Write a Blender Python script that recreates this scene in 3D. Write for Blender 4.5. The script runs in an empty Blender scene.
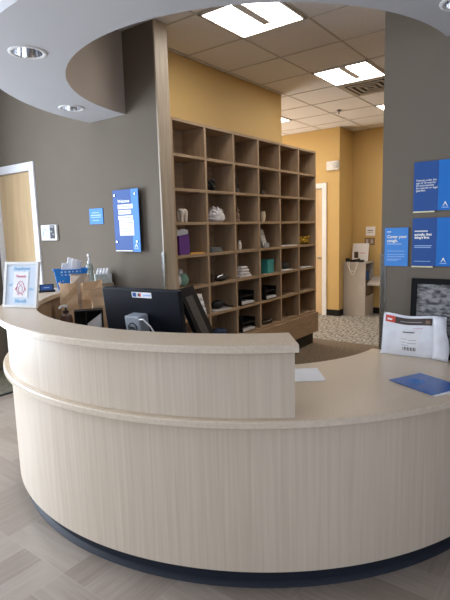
import bpy, bmesh, math, random
from mathutils import Vector, Matrix, Euler
random.seed(7)
PI = math.pi
sc = bpy.context.scene
COL = sc.collection

# ------------------------------------------------------------------ camera
cam = bpy.data.cameras.new('camera')
camo = bpy.data.objects.new('camera', cam)
COL.objects.link(camo)
fwd = Vector((0.789, 0.597, -0.143)).normalized()
rgt = Vector((0.6, -0.8, -0.028)); rgt = (rgt - fwd * rgt.dot(fwd)).normalized()
upv = rgt.cross(fwd)
M3 = Matrix((rgt, upv, -fwd)).transposed()
camo.matrix_world = Matrix.Translation((0, 0, 1.5)) @ M3.to_4x4()
cam.sensor_fit = 'AUTO'; cam.sensor_width = 36; cam.lens = 485.83 * 36 / 600
cam.clip_start = 0.05; cam.clip_end = 60
sc.camera = camo

# ------------------------------------------------------------------ world, daylight, exposure
world = bpy.data.worlds.new('world'); sc.world = world
world.use_nodes = True
bg = world.node_tree.nodes['Background']
bg.inputs[0].default_value = (0.62, 0.75, 1.0, 1); bg.inputs[1].default_value = 1.0
sc.view_settings.view_transform = 'Standard'; sc.view_settings.look = 'None'
sc.view_settings.gamma = 1; sc.view_settings.use_curve_mapping = False
sc.view_settings.exposure = 0.35

def area(name, loc, direction, sx, sy, power, col):
    l = bpy.data.lights.new(name, 'AREA'); l.shape = 'RECTANGLE'; l.size = sx; l.size_y = sy
    l.energy = power; l.color = col
    o = bpy.data.objects.new(name, l); COL.objects.link(o); o.location = loc
    o.rotation_euler = Vector(direction).to_track_quat('-Z', 'Z').to_euler()
    return o
# daylight entering through the three lobby windows
area('daylight_side', (0.15, 5.5, 1.5), (0.0, -1, -0.05), 3.0, 2.3, 250, (0.80, 0.89, 1.0))
area('daylight_back', (-2.9, 1.6, 1.5), (1, 0, -0.05), 3.4, 2.3, 52, (0.90, 0.94, 1.0))
area('daylight_front', (0.3, -2.7, 1.5), (0, 1, -0.05), 2.6, 2.3, 22, (0.95, 0.96, 1.0))
# fill light added at the corridor end to brighten far ceiling; no window there
area('corridor_fill', (6.4, 6.02, 1.5), (0, -1, 0.0), 1.6, 2.0, 60, (1.0, 0.96, 0.90))
LAMP = 12.0       # emission of the ceiling troffers

# ------------------------------------------------------------------ materials
def mat(name, col, rough=0.5, col2=None, scale=(8, 8, 8), detail=3, bump=0.0, metal=0.0, spec=0.5,
        lo=0.35, hi=0.65, coord='Object', emit=None, trans=0.0, bscale=None):
    m = bpy.data.materials.new(name); m.use_nodes = True
    nt = m.node_tree; b = nt.nodes['Principled BSDF']
    b.inputs['Roughness'].default_value = rough; b.inputs['Metallic'].default_value = metal
    b.inputs['Specular IOR Level'].default_value = spec
    if trans: b.inputs['Transmission Weight'].default_value = trans; b.inputs['IOR'].default_value = 1.45
    if emit:
        b.inputs['Emission Color'].default_value = (*col, 1); b.inputs['Emission Strength'].default_value = emit
    if col2 is None: col2 = tuple(c * 0.94 for c in col)
    tc = nt.nodes.new('ShaderNodeTexCoord'); mp = nt.nodes.new('ShaderNodeMapping')
    mp.inputs['Scale'].default_value = scale
    n = nt.nodes.new('ShaderNodeTexNoise'); n.inputs['Scale'].default_value = 1.0; n.inputs['Detail'].default_value = detail
    r = nt.nodes.new('ShaderNodeValToRGB')
    r.color_ramp.elements[0].position = lo; r.color_ramp.elements[1].position = hi
    r.color_ramp.elements[0].color = (*col2, 1); r.color_ramp.elements[1].color = (*col, 1)
    L = nt.links.new
    L(tc.outputs[coord], mp.inputs[0]); L(mp.outputs[0], n.inputs['Vector']); L(n.outputs['Fac'], r.inputs[0])
    L(r.outputs[0], b.inputs['Base Color'])
    if bump:
        bp = nt.nodes.new('ShaderNodeBump'); bp.inputs['Strength'].default_value = bump; bp.inputs['Distance'].default_value = 0.004
        L(n.outputs['Fac'], bp.inputs['Height']); L(bp.outputs[0], b.inputs['Normal'])
    return m

M = {}
M['laminate'] = mat('pale_ash_laminate', (0.61, 0.52, 0.415), 0.42, (0.52, 0.435, 0.34), (75, 75, 1.6), 4, 0.0, lo=0.28, hi=0.72)
M['counter'] = mat('speckled_counter_laminate', (0.67, 0.555, 0.42), 0.33, (0.52, 0.42, 0.31), (210, 210, 210), 2)
M['rim'] = mat('counter_edge_band', (0.64, 0.55, 0.435), 0.28, (0.58, 0.49, 0.385), (60, 60, 60), 2)
M['kick'] = mat('navy_vinyl_base', (0.012, 0.016, 0.026), 0.6, spec=0.3)
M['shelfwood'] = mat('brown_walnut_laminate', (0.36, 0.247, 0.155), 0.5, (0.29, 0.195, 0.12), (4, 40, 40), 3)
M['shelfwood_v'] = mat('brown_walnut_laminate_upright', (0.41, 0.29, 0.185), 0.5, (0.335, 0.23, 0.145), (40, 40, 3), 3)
M['postwood'] = mat('greyed_oak_panel', (0.42, 0.35, 0.27), 0.5, (0.34, 0.275, 0.205), (70, 70, 3), 3)
M['taupe'] = mat('taupe_wall_paint', (0.162, 0.136, 0.107), 0.85, (0.155, 0.130, 0.102), (3, 3, 3), 2, spec=0.2)
M['ltaupe'] = mat('soffit_inner_taupe', (0.47, 0.41, 0.36), 0.7, (0.46, 0.40, 0.35), (3, 3, 3), 2)  # browner than the soffit underside, used on its inner face
M['yellow'] = mat('ochre_wall_paint', (0.60, 0.41, 0.16), 0.65, (0.585, 0.40, 0.155), (2, 2, 2), 2)
M['soffit'] = mat('soffit_paint', (0.52, 0.52, 0.535), 0.7, (0.505, 0.505, 0.52), (2, 2, 2), 2)
M['tile'] = mat('ceiling_tile', (0.84, 0.82, 0.82), 0.9, (0.77, 0.75, 0.75), (150, 150, 150), 2)
M['grid'] = mat('ceiling_grid_metal', (0.58, 0.54, 0.50), 0.6)
M['white'] = mat('white_paint', (0.78, 0.78, 0.77), 0.4)
M['trimwhite'] = mat('white_door_trim', (0.80, 0.81, 0.84), 0.35)
M['maple'] = mat('maple_door_veneer', (0.64, 0.47, 0.27), 0.5, (0.56, 0.40, 0.225), (14, 14, 1.5), 4)
M['paper'] = mat('white_paper', (0.82, 0.82, 0.84), 0.65)
M['paper2'] = mat('grey_white_paper', (0.62, 0.61, 0.60), 0.65, (0.5, 0.5, 0.5), (90, 90, 90))
M['blue'] = mat('cobalt_blue_acrylic', (0.030, 0.088, 0.29), 0.35, spec=0.12)
M['brochure'] = mat('glossy_blue_print', (0.02, 0.10, 0.37), 0.25)
M['blue2'] = mat('mid_blue_acrylic', (0.02, 0.165, 0.53), 0.35, spec=0.12)
M['blue3'] = mat('sky_blue_card', (0.075, 0.26, 0.66), 0.45, spec=0.15)
M['periwinkle'] = mat('periwinkle_blue_acrylic', (0.042, 0.105, 0.33), 0.4, spec=0.12)
M['basket'] = mat('bright_blue_plastic', (0.012, 0.215, 0.66), 0.4)
M['black'] = mat('black_plastic', (0.010, 0.010, 0.011), 0.45, spec=0.25)
M['blacksoft'] = mat('matt_black', (0.017, 0.016, 0.016), 0.7)
M['frameblack'] = mat('black_frame_paint', (0.007, 0.007, 0.008), 0.6, spec=0.12)
M['monitor'] = mat('dark_monitor_shell', (0.004, 0.006, 0.011), 0.42, spec=0.22)
M['graypl'] = mat('mid_grey_plastic', (0.30, 0.33, 0.37), 0.45)
M['chrome'] = mat('polished_aluminium', (0.72, 0.73, 0.75), 0.16, metal=1.0)
M['steel'] = mat('brushed_steel', (0.55, 0.55, 0.55), 0.35, metal=1.0)
M['kraft'] = mat('brown_kraft_paper', (0.72, 0.50, 0.31), 0.75, (0.60, 0.41, 0.245), (14, 14, 14), 4, 0.3)
M['kraft2'] = mat('grey_brown_paper', (0.55, 0.46, 0.38), 0.75, (0.47, 0.385, 0.31), (14, 14, 14), 4, 0.3)
M['amber'] = mat('brown_bottle_plastic', (0.115, 0.062, 0.045), 0.3)
M['clear'] = mat('clear_plastic', (0.93, 0.96, 0.95), 0.25, trans=1.0, spec=0.15)
M['gel'] = mat('pale_green_bottle', (0.66, 0.74, 0.68), 0.2, trans=0.65)
M['cream'] = mat('cream_ceramic', (0.66, 0.57, 0.43), 0.5)
M['ivory'] = mat('ivory_plaster', (0.70, 0.64, 0.56), 0.55)
M['lavwhite'] = mat('off_white_fabric', (0.66, 0.62, 0.63), 0.85, (0.5, 0.47, 0.48), (30, 30, 30))
M['purple'] = mat('purple_paper', (0.115, 0.03, 0.215), 0.6)
M['orange'] = mat('yellow_orange_card', (0.68, 0.36, 0.06), 0.6)
M['teal'] = mat('teal_card', (0.05, 0.36, 0.37), 0.5)
M['sage'] = mat('sage_green_cloth', (0.16, 0.30, 0.25), 0.8)
M['navy'] = mat('navy_cloth', (0.02, 0.04, 0.09), 0.85)
M['slate'] = mat('slate_grey_cloth', (0.115, 0.125, 0.125), 0.8)
M['lemon'] = mat('mustard_yellow', (0.62, 0.38, 0.03), 0.6)
M['darkbrown'] = mat('dark_brown_resin', (0.03, 0.02, 0.016), 0.45)
M['darkgreen'] = mat('dark_green_leaf', (0.014, 0.02, 0.014), 0.5)
M['tan'] = mat('tan_figurine', (0.22, 0.14, 0.09), 0.5)
M['cabgrey'] = mat('warm_grey_laminate', (0.45, 0.42, 0.40), 0.5)
M['cabdark'] = mat('cabinet_interior', (0.16, 0.13, 0.10), 0.6)
M['red'] = mat('red_print', (0.62, 0.05, 0.03), 0.4)
M['brownprint'] = mat('dark_brown_print', (0.055, 0.03, 0.022), 0.4)
M['polybag'] = mat('white_poly_mailer', (0.80, 0.81, 0.86), 0.35, (0.74, 0.75, 0.80), (25, 25, 25), 3, 0.35)
M['pink'] = mat('pink_ink', (0.62, 0.10, 0.22), 0.6)
M['paleblue'] = mat('pale_blue_card', (0.62, 0.70, 0.80), 0.6)
M['skyink'] = mat('light_blue_ink', (0.17, 0.45, 0.72), 0.6)
M['ink'] = mat('dark_ink', (0.05, 0.05, 0.06), 0.6)
M['greyink'] = mat('grey_ink', (0.34, 0.35, 0.38), 0.6)
M['blueline'] = mat('pale_blue_line', (0.36, 0.52, 0.80), 0.5)
M['gold'] = mat('cream_yellow_strip', (0.72, 0.66, 0.45), 0.5)
M['photo'] = mat('black_and_white_photo', (0.27, 0.27, 0.27), 0.5, (0.03, 0.03, 0.034), (28, 28, 60), 6, lo=0.38, hi=0.62)
M['screen'] = mat('screen_speckle', (0.075, 0.066, 0.06), 0.6, (0.03, 0.026, 0.024), (120, 120, 120), 2)
M['mat_dark'] = mat('olive_door_mat', (0.16, 0.145, 0.10), 0.9, (0.08, 0.075, 0.05), (60, 60, 60), 3, 0.4)
M['carpet_brown'] = mat('brown_carpet', (0.20, 0.15, 0.105), 0.95, (0.115, 0.085, 0.058), (38, 38, 38), 4, 0.5)
M['carpet_grey'] = mat('grey_fleck_carpet', (0.40, 0.375, 0.335), 0.95, (0.12, 0.112, 0.10), (14, 36, 24), 5, 0.5, lo=0.40, hi=0.60)
M['lampglow'] = mat('lit_lamp_diffuser', (1.0, 0.955, 0.89), 0.5, emit=LAMP)
M['vent'] = mat('vent_enamel', (0.42, 0.38, 0.34), 0.5)
M['ventdark'] = mat('vent_dark', (0.10, 0.085, 0.075), 0.7)

def floor_material():
    """basket-weave vinyl planks, blocks of 0.46 m"""
    m = bpy.data.materials.new('basket_weave_vinyl_plank'); m.use_nodes = True
    nt = m.node_tree; b = nt.nodes['Principled BSDF']; L = nt.links.new
    def math_(op, a, b_=None):
        n = nt.nodes.new('ShaderNodeMath'); n.operation = op
        for i, v in enumerate((a, b_)):
            if v is None: continue
            if isinstance(v, (int, float)): n.inputs[i].default_value = v
            else: L(v, n.inputs[i])
        return n.outputs[0]
    tc = nt.nodes.new('ShaderNodeTexCoord'); sx = nt.nodes.new('ShaderNodeSeparateXYZ')
    L(tc.outputs['Object'], sx.inputs[0])
    B = 0.46
    u = math_('DIVIDE', math_('ADD', sx.outputs[0], 20 * B - 1.12), B)
    v = math_('DIVIDE', math_('ADD', sx.outputs[1], 20 * B - 1.80), B)
    iu, iv = math_('FLOOR', u), math_('FLOOR', v)
    fu, fv = math_('FRACT', u), math_('FRACT', v)
    par = math_('MODULO', math_('ADD', iu, iv), 2)        # 0: grain along Y, 1: grain along X
    inv = math_('SUBTRACT', 1.0, par)
    across = math_('ADD', math_('MULTIPLY', fu, inv), math_('MULTIPLY', fv, par))
    p3 = math_('MULTIPLY', across, 3.0)
    pi_, pf = math_('FLOOR', p3), math_('FRACT', p3)
    cmb = nt.nodes.new('ShaderNodeCombineXYZ'); L(iu, cmb.inputs[0]); L(iv, cmb.inputs[1]); L(pi_, cmb.inputs[2])
    wn = nt.nodes.new('ShaderNodeTexWhiteNoise'); L(cmb.outputs[0], wn.inputs['Vector'])
    # grain: stretched noise, direction swapped by parity
    gx = math_('ADD', math_('MULTIPLY', sx.outputs[0], 4.0), math_('MULTIPLY', math_('MULTIPLY', sx.outputs[0], 56.0), inv))
    gy = math_('ADD', math_('MULTIPLY', sx.outputs[1], 4.0), math_('MULTIPLY', math_('MULTIPLY', sx.outputs[1], 56.0), par))
    g = nt.nodes.new('ShaderNodeCombineXYZ'); L(gx, g.inputs[0]); L(gy, g.inputs[1]); L(math_('MULTIPLY', wn.outputs['Value'], 40.0), g.inputs[2])
    ns = nt.nodes.new('ShaderNodeTexNoise'); ns.inputs['Scale'].default_value = 1; ns.inputs['Detail'].default_value = 4; L(g.outputs[0], ns.inputs['Vector'])
    val = math_('ADD', math_('ADD', math_('MULTIPLY', wn.outputs['Value'], 0.36), 0.09), math_('MULTIPLY', ns.outputs['Fac'], 0.58))
    r = nt.nodes.new('ShaderNodeValToRGB')
    r.color_ramp.elements[0].position = 0.15; r.color_ramp.elements[0].color = (0.195, 0.152, 0.120, 1)
    r.color_ramp.elements[1].position = 0.9; r.color_ramp.elements[1].color = (0.37, 0.315, 0.265, 1)
    L(val, r.inputs[0])
    # seams between planks
    edge = math_('MINIMUM', pf, math_('SUBTRACT', 1.0, pf))
    along = math_('ADD', math_('MULTIPLY', fv, inv), math_('MULTIPLY', fu, par))
    edge2 = math_('MULTIPLY', math_('MINIMUM', along, math_('SUBTRACT', 1.0, along)), 3.0)
    seam = math_('LESS_THAN', math_('MINIMUM', edge, edge2), 0.012)
    mx = nt.nodes.new('ShaderNodeMix'); mx.data_type = 'RGBA'
    L(math_('MULTIPLY', seam, 0.2), mx.inputs[0]); L(r.outputs[0], mx.inputs[6]); mx.inputs[7].default_value = (0.5, 0.45, 0.40, 1)
    L(mx.outputs[2], b.inputs['Base Color'])
    b.inputs['Roughness'].default_value = 0.36
    return m
M['floor'] = floor_material()

# ------------------------------------------------------------------ helpers
class MB:
    """collects shapes into one mesh"""
    def __init__(s): s.v, s.f = [], []
    def add(s, vs, fs, mtx=None):
        k = len(s.v)
        s.v += [tuple(mtx @ Vector(v)) if mtx else tuple(v) for v in vs]
        s.f += [tuple(i + k for i in f) for f in fs]; return s
    def box(s, x0, x1, y0, y1, z0, z1, mtx=None):
        vs = [(x, y, z) for z in (z0, z1) for y in (y0, y1) for x in (x0, x1)]
        return s.add(vs, [(0, 2, 3, 1), (4, 5, 7, 6), (0, 1, 5, 4), (2, 6, 7, 3), (0, 4, 6, 2), (1, 3, 7, 5)], mtx)
    def prism(s, pts, z0, z1, mtx=None):
        n = len(pts)
        vs = [(x, y, z0) for x, y in pts] + [(x, y, z1) for x, y in pts]
        fs = [tuple(range(n))[::-1], tuple(range(n, 2 * n))] + [(i, (i + 1) % n, n + (i + 1) % n, n + i) for i in range(n)]
        return s.add(vs, fs, mtx)
    def lathe(s, prof, n=24, mtx=None, cap=True):
        vs, fs = [], []
        for r, z in prof:
            for i in range(n):
                a = 2 * PI * i / n; vs.append((r * math.cos(a), r * math.sin(a), z))
        for j in range(len(prof) - 1):
            for i in range(n):
                k = (i + 1) % n
                fs.append((j * n + i, j * n + k, (j + 1) * n + k, (j + 1) * n + i))
        if cap:
            fs.append(tuple(range(n))[::-1]); fs.append(tuple(range((len(prof) - 1) * n, len(prof) * n)))
        return s.add(vs, fs, mtx)
    def tube(s, pts, r, n=8, closed=False):
        pts = [Vector(p) for p in pts]; vs, fs = [], []
        N = len(pts)
        for j, p in enumerate(pts):
            t = (pts[(j + 1) % N if closed else min(j + 1, N - 1)] - pts[(j - 1) % N if closed else max(j - 1, 0)]).normalized()
            a = t.cross(Vector((0, 0, 1)));
            if a.length < 1e-3: a = t.cross(Vector((0, 1, 0)))
            a.normalize(); b = t.cross(a)
            rr = r[j] if isinstance(r, (list, tuple)) else r
            for i in range(n):
                w = 2 * PI * i / n; vs.append(p + a * rr * math.cos(w) + b * rr * math.sin(w))
        for j in range(N if closed else N - 1):
            for i in range(n):
                k = (i + 1) % n; q = (j + 1) % N
                fs.append((j * n + i, j * n + k, q * n + k, q * n + i))
        if not closed: fs += [tuple(range(n))[::-1], tuple(range((N - 1) * n, N * n))]
        return s.add(vs, fs)
    def sphere(s, c, rx, ry=None, rz=None, nu=14, nv=9, jit=0.0):
        ry = ry or rx; rz = rz or rx; vs, fs = [], []
        vs.append((c[0], c[1], c[2] - rz))
        for j in range(1, nv):
            t = -PI / 2 + PI * j / nv
            for i in range(nu):
                a = 2 * PI * i / nu; k = 1 + random.uniform(-jit, jit)
                vs.append((c[0] + rx * k * math.cos(t) * math.cos(a), c[1] + ry * k * math.cos(t) * math.sin(a), c[2] + rz * k * math.sin(t)))
        vs.append((c[0], c[1], c[2] + rz))
        for i in range(nu):
            fs.append((0, 1 + (i + 1) % nu, 1 + i)); e = len(vs) - 1; o = 1 + (nv - 2) * nu
            fs.append((e, o + i, o + (i + 1) % nu))
        for j in range(nv - 2):
            for i in range(nu):
                k = (i + 1) % nu
                fs.append((1 + j * nu + i, 1 + j * nu + k, 1 + (j + 1) * nu + k, 1 + (j + 1) * nu + i))
        return s.add(vs, fs)
    def arc(s, c, prof, a0, a1, n=64, xmax=None):
        """closed (r,z) profile swept about a vertical axis at c from a0 to a1 degrees"""
        m = len(prof); vs, fs = [], []
        for j in range(n + 1):
            a = math.radians(a0 + (a1 - a0) * j / n)
            for r, z in prof:
                x = c[0] + r * math.cos(a)
                if xmax is not None: x = min(x, xmax)
                vs.append((x, c[1] + r * math.sin(a), z))
        for j in range(n):
            for i in range(m):
                k = (i + 1) % m
                fs.append((j * m + i, j * m + k, (j + 1) * m + k, (j + 1) * m + i))
        fs += [tuple(range(m))[::-1], tuple(range(n * m, (n + 1) * m))]
        return s.add(vs, fs)
    def build(s, name, material, parent=None, smooth=False, bevel=0.0, label=None, loc=None, rot=None, sub=0, solid=0.0):
        me = bpy.data.meshes.new(name); me.from_pydata(s.v, [], s.f)
        bm = bmesh.new(); bm.from_mesh(me); bmesh.ops.recalc_face_normals(bm, faces=bm.faces)
        bm.to_mesh(me); bm.free()
        me.materials.append(material)
        o = bpy.data.objects.new(name, me); COL.objects.link(o)
        if smooth:
            for p in me.polygons: p.use_smooth = True
            me.set_sharp_from_angle(angle=math.radians(35))
        if solid:
            d = o.modifiers.new('solid', 'SOLIDIFY'); d.thickness = solid; d.offset = 0
        if bevel:
            d = o.modifiers.new('bevel', 'BEVEL'); d.width = bevel; d.segments = 2; d.limit_method = 'ANGLE'; d.angle_limit = math.radians(40)
        if sub:
            d = o.modifiers.new('sub', 'SUBSURF'); d.levels = sub; d.render_levels = sub
        if parent: o.parent = parent
        if label: o['label'] = label
        if loc: o.location = loc
        if rot: o.rotation_euler = rot
        return o

def thing(name, label, cat, loc=(0, 0, 0), rz=0.0, group=None):
    o = bpy.data.objects.new(name, None); COL.objects.link(o)
    o.empty_display_size = 0.05
    o.location = loc; o.rotation_euler = (0, 0, rz)
    return tag(o, label, cat, group)
def tag(o, label, cat, group=None):
    o['label'] = label; o['category'] = cat
    if group: o['group'] = group
    return o
def struct(o): o['kind'] = 'structure'; return o
def sbox(name, m, *b, bevel=0.0): return struct(MB().box(*b).build(name, m, bevel=bevel))

def lettering(text, size, material, parent, loc, name='lettering', align='LEFT', bold=0.0, rot=(PI / 2, 0, 0), shear=0.0, width=1.0, label=None):
    """raised text that faces the parent's -Y"""
    c = bpy.data.curves.new('text', 'FONT'); c.body = text; c.size = size; c.align_x = align
    c.extrude = 0.0004; c.offset = bold; c.shear = shear; c.space_line = 0.95; c.resolution_u = 3
    o = bpy.data.objects.new('text', c); COL.objects.link(o)
    bpy.context.view_layer.update()
    me = bpy.data.meshes.new_from_object(o.evaluated_get(bpy.context.evaluated_depsgraph_get()))
    bpy.data.objects.remove(o)
    me.name = name; me.materials.clear(); me.materials.append(material)
    q = bpy.data.objects.new(name, me); COL.objects.link(q)
    q.parent = parent; q.location = loc; q.rotation_euler = rot; q.scale = (width, 1, 1)
    if label: q['label'] = label
    return q

def bars(name, rows, material, parent, y=-0.0012, label=None):
    """small printed lines too small to read: rows of (x0, x1, z, h)"""
    mb = MB()
    for x0, x1, z, h in rows: mb.box(x0, x1, y, y + 0.001, z - h / 2, z + h / 2)
    return mb.build(name, material, parent, label=label)

# ------------------------------------------------------------------ room shell
WX = 2.83                       # face of the two taupe walls
CH = 3.08                       # ceiling height
DC = (2.87, 1.912)              # centre of the round desk
SC = (2.89, 1.881)              # centre of the round soffit
sbox('floor', M['floor'], -2.6, 2.955, -2.2, 5.4, -0.08, 0.0)
sbox('floor_carpet', M['carpet_brown'], 2.955, 5.9, -2.6, 6.2, -0.08, 0.0)
sbox('floor_corridor', M['carpet_grey'], 5.9, 8.4, -2.6, 6.2, -0.08, 0.0)
fl = MB().arc(DC, [(0.02, 0.0), (1.56, 0.0), (1.56, 0.006), (0.02, 0.006)], 90, 270, 48).build('floor_inset', M['carpet_brown']); struct(fl)
sbox('ceiling', M['tile'], -2.6, 8.4, -2.6, 6.2, CH + 0.004, CH + 0.08)
g = MB()
X0, Y0, T = 2.98, 2.45, 0.61
for i in range(-9, 10):
    x = X0 + T * i
    if -2.6 < x < 8.3: g.box(x - 0.008, x + 0.008, -2.6, 6.2, CH - 0.001, CH + 0.003)
for j in range(-9, 7):
    y = Y0 + T * j
    if -2.6 < y < 6.2: g.box(-2.6, 8.4, y - 0.008, y + 0.008, CH - 0.0005, CH + 0.003)
struct(g.build('ceiling_grid', M['grid']))

# taupe wall with the door, on the left
D1a, D1b, DH = 4.53, 5.21, 2.15
w = MB().box(WX, WX + 0.125, 2.752, D1a, 0, CH).box(WX, WX + 0.125, D1a, D1b, DH, CH).box(WX, WX + 0.125, D1b, 5.4, 0, CH)
struct(w.build('wall_left', M['taupe']))
struct(MB().box(WX - 0.002, WX + 0.137, 2.738, 2.752, 0, CH).build('trim_1', M['postwood']))
sbox('wall_right', M['taupe'], WX, WX + 0.125, -2.6, 0.985, 0, CH)
# lobby walls with windows (out of frame)
def window_wall(name, wname, fixed, axis, a0, a1, w0, w1, z0=0.35, z1=2.65, t=0.12):
    def bx(mb, p0, p1, za, zb, e=0.0):
        if axis == 'x': mb.box(fixed - e, fixed + t + e, p0, p1, za, zb)
        else: mb.box(p0, p1, fixed - e, fixed + t + e, za, zb)
    m = MB(); bx(m, a0, w0, 0, CH); bx(m, w1, a1, 0, CH); bx(m, w0, w1, 0, z0); bx(m, w0, w1, z1, CH)
    struct(m.build(name, M['taupe']))
    f = MB()
    for p in (w0, (w0 * 2 + w1) / 3, (w0 + 2 * w1) / 3, w1): bx(f, p - 0.025, p + 0.025, z0, z1, -0.02)
    for z in (z0, z1): bx(f, w0, w1, z - 0.025, z + 0.025, -0.02)
    struct(f.build(wname, M['white']))
window_wall('wall_side', 'window_1', 5.28, 'y', -2.6, WX, -1.35, 1.65)
window_wall('wall_back', 'window_2', -2.72, 'x', -2.2, 5.4, -0.1, 3.3)
window_wall('wall_front', 'window_3', -2.32, 'y', -2.6, WX, -1.0, 1.6)
# office walls
sbox('wall_office', M['yellow'], WX + 0.126, 5.33, 3.10, 3.22, 0, CH)
sbox('wall_corridor', M['yellow'], 2.96, 8.3, 6.1, 6.2, 0, CH)
sbox('wall_corridor_near', M['yellow'], 5.21, 5.33, 3.221, 6.1, 0, CH)
BX, CX, CY = 7.6, 8.15, 3.35
D2a, D2b, D2h = 3.645, 4.50, 2.15
w = MB().box(BX, BX + 0.12, CY, D2a, 0, CH).box(BX, BX + 0.12, D2a, D2b, D2h, CH).box(BX, BX + 0.12, D2b, 6.1, 0, CH).box(BX + 0.12, CX + 0.12, CY, CY + 0.12, 0, CH)
struct(w.build('wall_far', M['yellow']))
sbox('wall_alcove', M['yellow'], CX, CX + 0.12, -2.6, CY - 0.001, 0, CH)
sbox('wall_south', M['yellow'], WX + 0.126, CX, -2.6, -2.5, 0, CH)
# base boards
b = MB().box(WX - 0.01, WX, 3.60, 4.455, 0, 0.1).box(WX - 0.01, WX, 5.26, 5.27, 0, 0.1)
struct(b.build('baseboard_left', M['black']))
b = MB().box(BX - 0.008, BX, CY, 3.57, 0, 0.105).box(BX - 0.008, CX, CY - 0.008, CY, 0, 0.105).box(CX - 0.008, CX, -2.4, CY, 0, 0.105)
struct(b.build('baseboard_far', M['black']))
struct(MB().box(5.33, 5.338, 3.1, 6.0, 0, 0.1).build('baseboard_corridor', M['black']))

def door(name, xf, ya, yb, h, lm, side_hide=False):
    """door in a wall facing -X: leaf and white frame"""
    leaf = MB().box(xf + 0.03, xf + 0.075, ya + 0.012, yb - 0.012, 0.008, h - 0.012).build(name, lm, bevel=0.003); struct(leaf)
    f = MB()
    e = 0.072
    f.box(xf - 0.016, xf + 0.1, ya - e, ya + 0.008, 0, h + e)
    f.box(xf - 0.016, xf + 0.1, ya + 0.008, yb - 0.008, h - 0.008, h + e)
    f.box(xf - 0.016, xf + 0.1, yb - 0.008, yb + (0.02 if side_hide else e), 0, h + e)
    f.build('door_frame', M['trimwhite'], leaf, bevel=0.003)
    hb = MB().lathe([(0.026, 0), (0.026, 0.008)], 16, Matrix.Translation((xf + 0.03, ya + 0.075, 0.98)) @ Matrix.Rotation(-PI / 2, 4, 'Y'))
    hb.tube([(xf + 0.028, ya + 0.075, 0.98), (xf - 0.02, ya + 0.075, 0.98), (xf - 0.025, ya + 0.10, 0.98), (xf - 0.025, ya + 0.19, 0.98)], 0.009)
    hb.build('door_handle', M['steel'], leaf, smooth=True)
    return leaf
door('door_1', WX, D1a, D1b, DH, M['maple'], True)
door('door_2', BX, D2a, D2b, D2h, M['maple'])

# round soffit above the desk, with holes for the downlights
ZS = 2.45
DL = []
for a in (109.5, 157.5, 205.5, 252.0):
    r = math.radians(a); DL.append((SC[0] + 1.44 * math.cos(r), SC[1] + 1.44 * math.sin(r)))
sm = MB().arc(SC, [(1.216, ZS), (1.672, ZS), (1.672, CH), (1.216, CH)], 90, 270, 72, xmax=WX - 0.002)
sof = sm.build('ceiling_soffit', M['soffit'])
cut = MB()
for x, y in DL: cut.lathe([(0.078, ZS - 0.1), (0.078, ZS + 0.16)], 32, Matrix.Translation((x, y, 0)))
cuto = cut.build('cutter', M['white'])
bo = sof.modifiers.new('holes', 'BOOLEAN'); bo.object = cuto; bo.operation = 'DIFFERENCE'; bo.solver = 'EXACT'
bpy.context.view_layer.update()
me = bpy.data.meshes.new_from_object(sof.evaluated_get(bpy.context.evaluated_depsgraph_get()))
sof.modifiers.clear(); sof.data = me
bpy.data.objects.remove(cuto)
me.materials.clear(); me.materials.append(M['soffit']); me.materials.append(M['ltaupe'])
for p in me.polygons:
    c = p.center; r = math.hypot(c.x - SC[0], c.y - SC[1])
    p.material_index = 1 if (abs(p.normal.z) < 0.2 and r < 1.225) else 0
    p.use_smooth = abs(p.normal.z) < 0.2
me.set_sharp_from_angle(angle=math.radians(30))
struct(sof)
dl_labels = ['recessed downlight in the round soffit nearest the taupe wall with the door',
             'recessed downlight in the round soffit near the upper left edge of the view',
             'recessed downlight in the round soffit overhead, out on its front curve',
             'recessed downlight in the round soffit near the posters on the right wall']
for (x, y), lb in zip(DL, dl_labels):
    t = thing('recessed_downlight', lb, 'ceiling light', (x, y, ZS), 0, 'downlights in the round soffit')
    MB().lathe([(0.076, 0.003), (0.096, 0.0), (0.096, -0.004), (0.085, -0.007), (0.074, -0.003)], 36, cap=False).build('trim_ring', M['white'], t, True)
    MB().lathe([(0.074, -0.002), (0.070, 0.03), (0.058, 0.075), (0.040, 0.11), (0.038, 0.112)], 36, cap=False).build('reflector', M['chrome'], t, True)
    MB().lathe([(0.001, 0.098), (0.036, 0.1), (0.038, 0.115), (0.001, 0.116)], 24).build('bulb', M['white'], t, True)

# ------------------------------------------------------------------ ceiling fittings of the office
def troffer(x, y, label):
    t = thing('ceiling_light', label, 'ceiling light', (x, y, CH), 0, 'square ceiling lights')
    a, c = 0.013, 0.597
    f = MB().box(a, c, a, a + 0.018, -0.008, 0.003).box(a, c, c - 0.018, c, -0.008, 0.003).box(a, a + 0.018, a, c, -0.008, 0.003).box(c - 0.018, c, a, c, -0.008, 0.003)
    f.build('frame', M['white'], t)
    MB().box(0.03, 0.58, 0.03, 0.235, -0.004, 0.002).build('diffuser', M['lampglow'], t)
    MB().box(0.03, 0.58, 0.305, 0.58, -0.004, 0.002).build('diffuser', M['lampglow'], t)
    MB().box(0.455, 0.58, 0.235, 0.305, -0.004, 0.002).build('diffuser', M['lampglow'], t)
    MB().box(0.03, 0.455, 0.237, 0.303, -0.018, 0.001).build('center_spine', M['white'], t)
    return t
troffer(2.98, 1.84, 'large lit square ceiling light nearest the round soffit')
troffer(4.81, 1.84, 'lit square ceiling light beside the ceiling vent, nearer side')
troffer(6.64, 1.84, 'lit square ceiling light partly behind the right taupe wall, beyond the ceiling vent')
troffer(6.03, 3.67, 'ceiling light in the corridor glimpsed past the end of the ochre wall')
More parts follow.
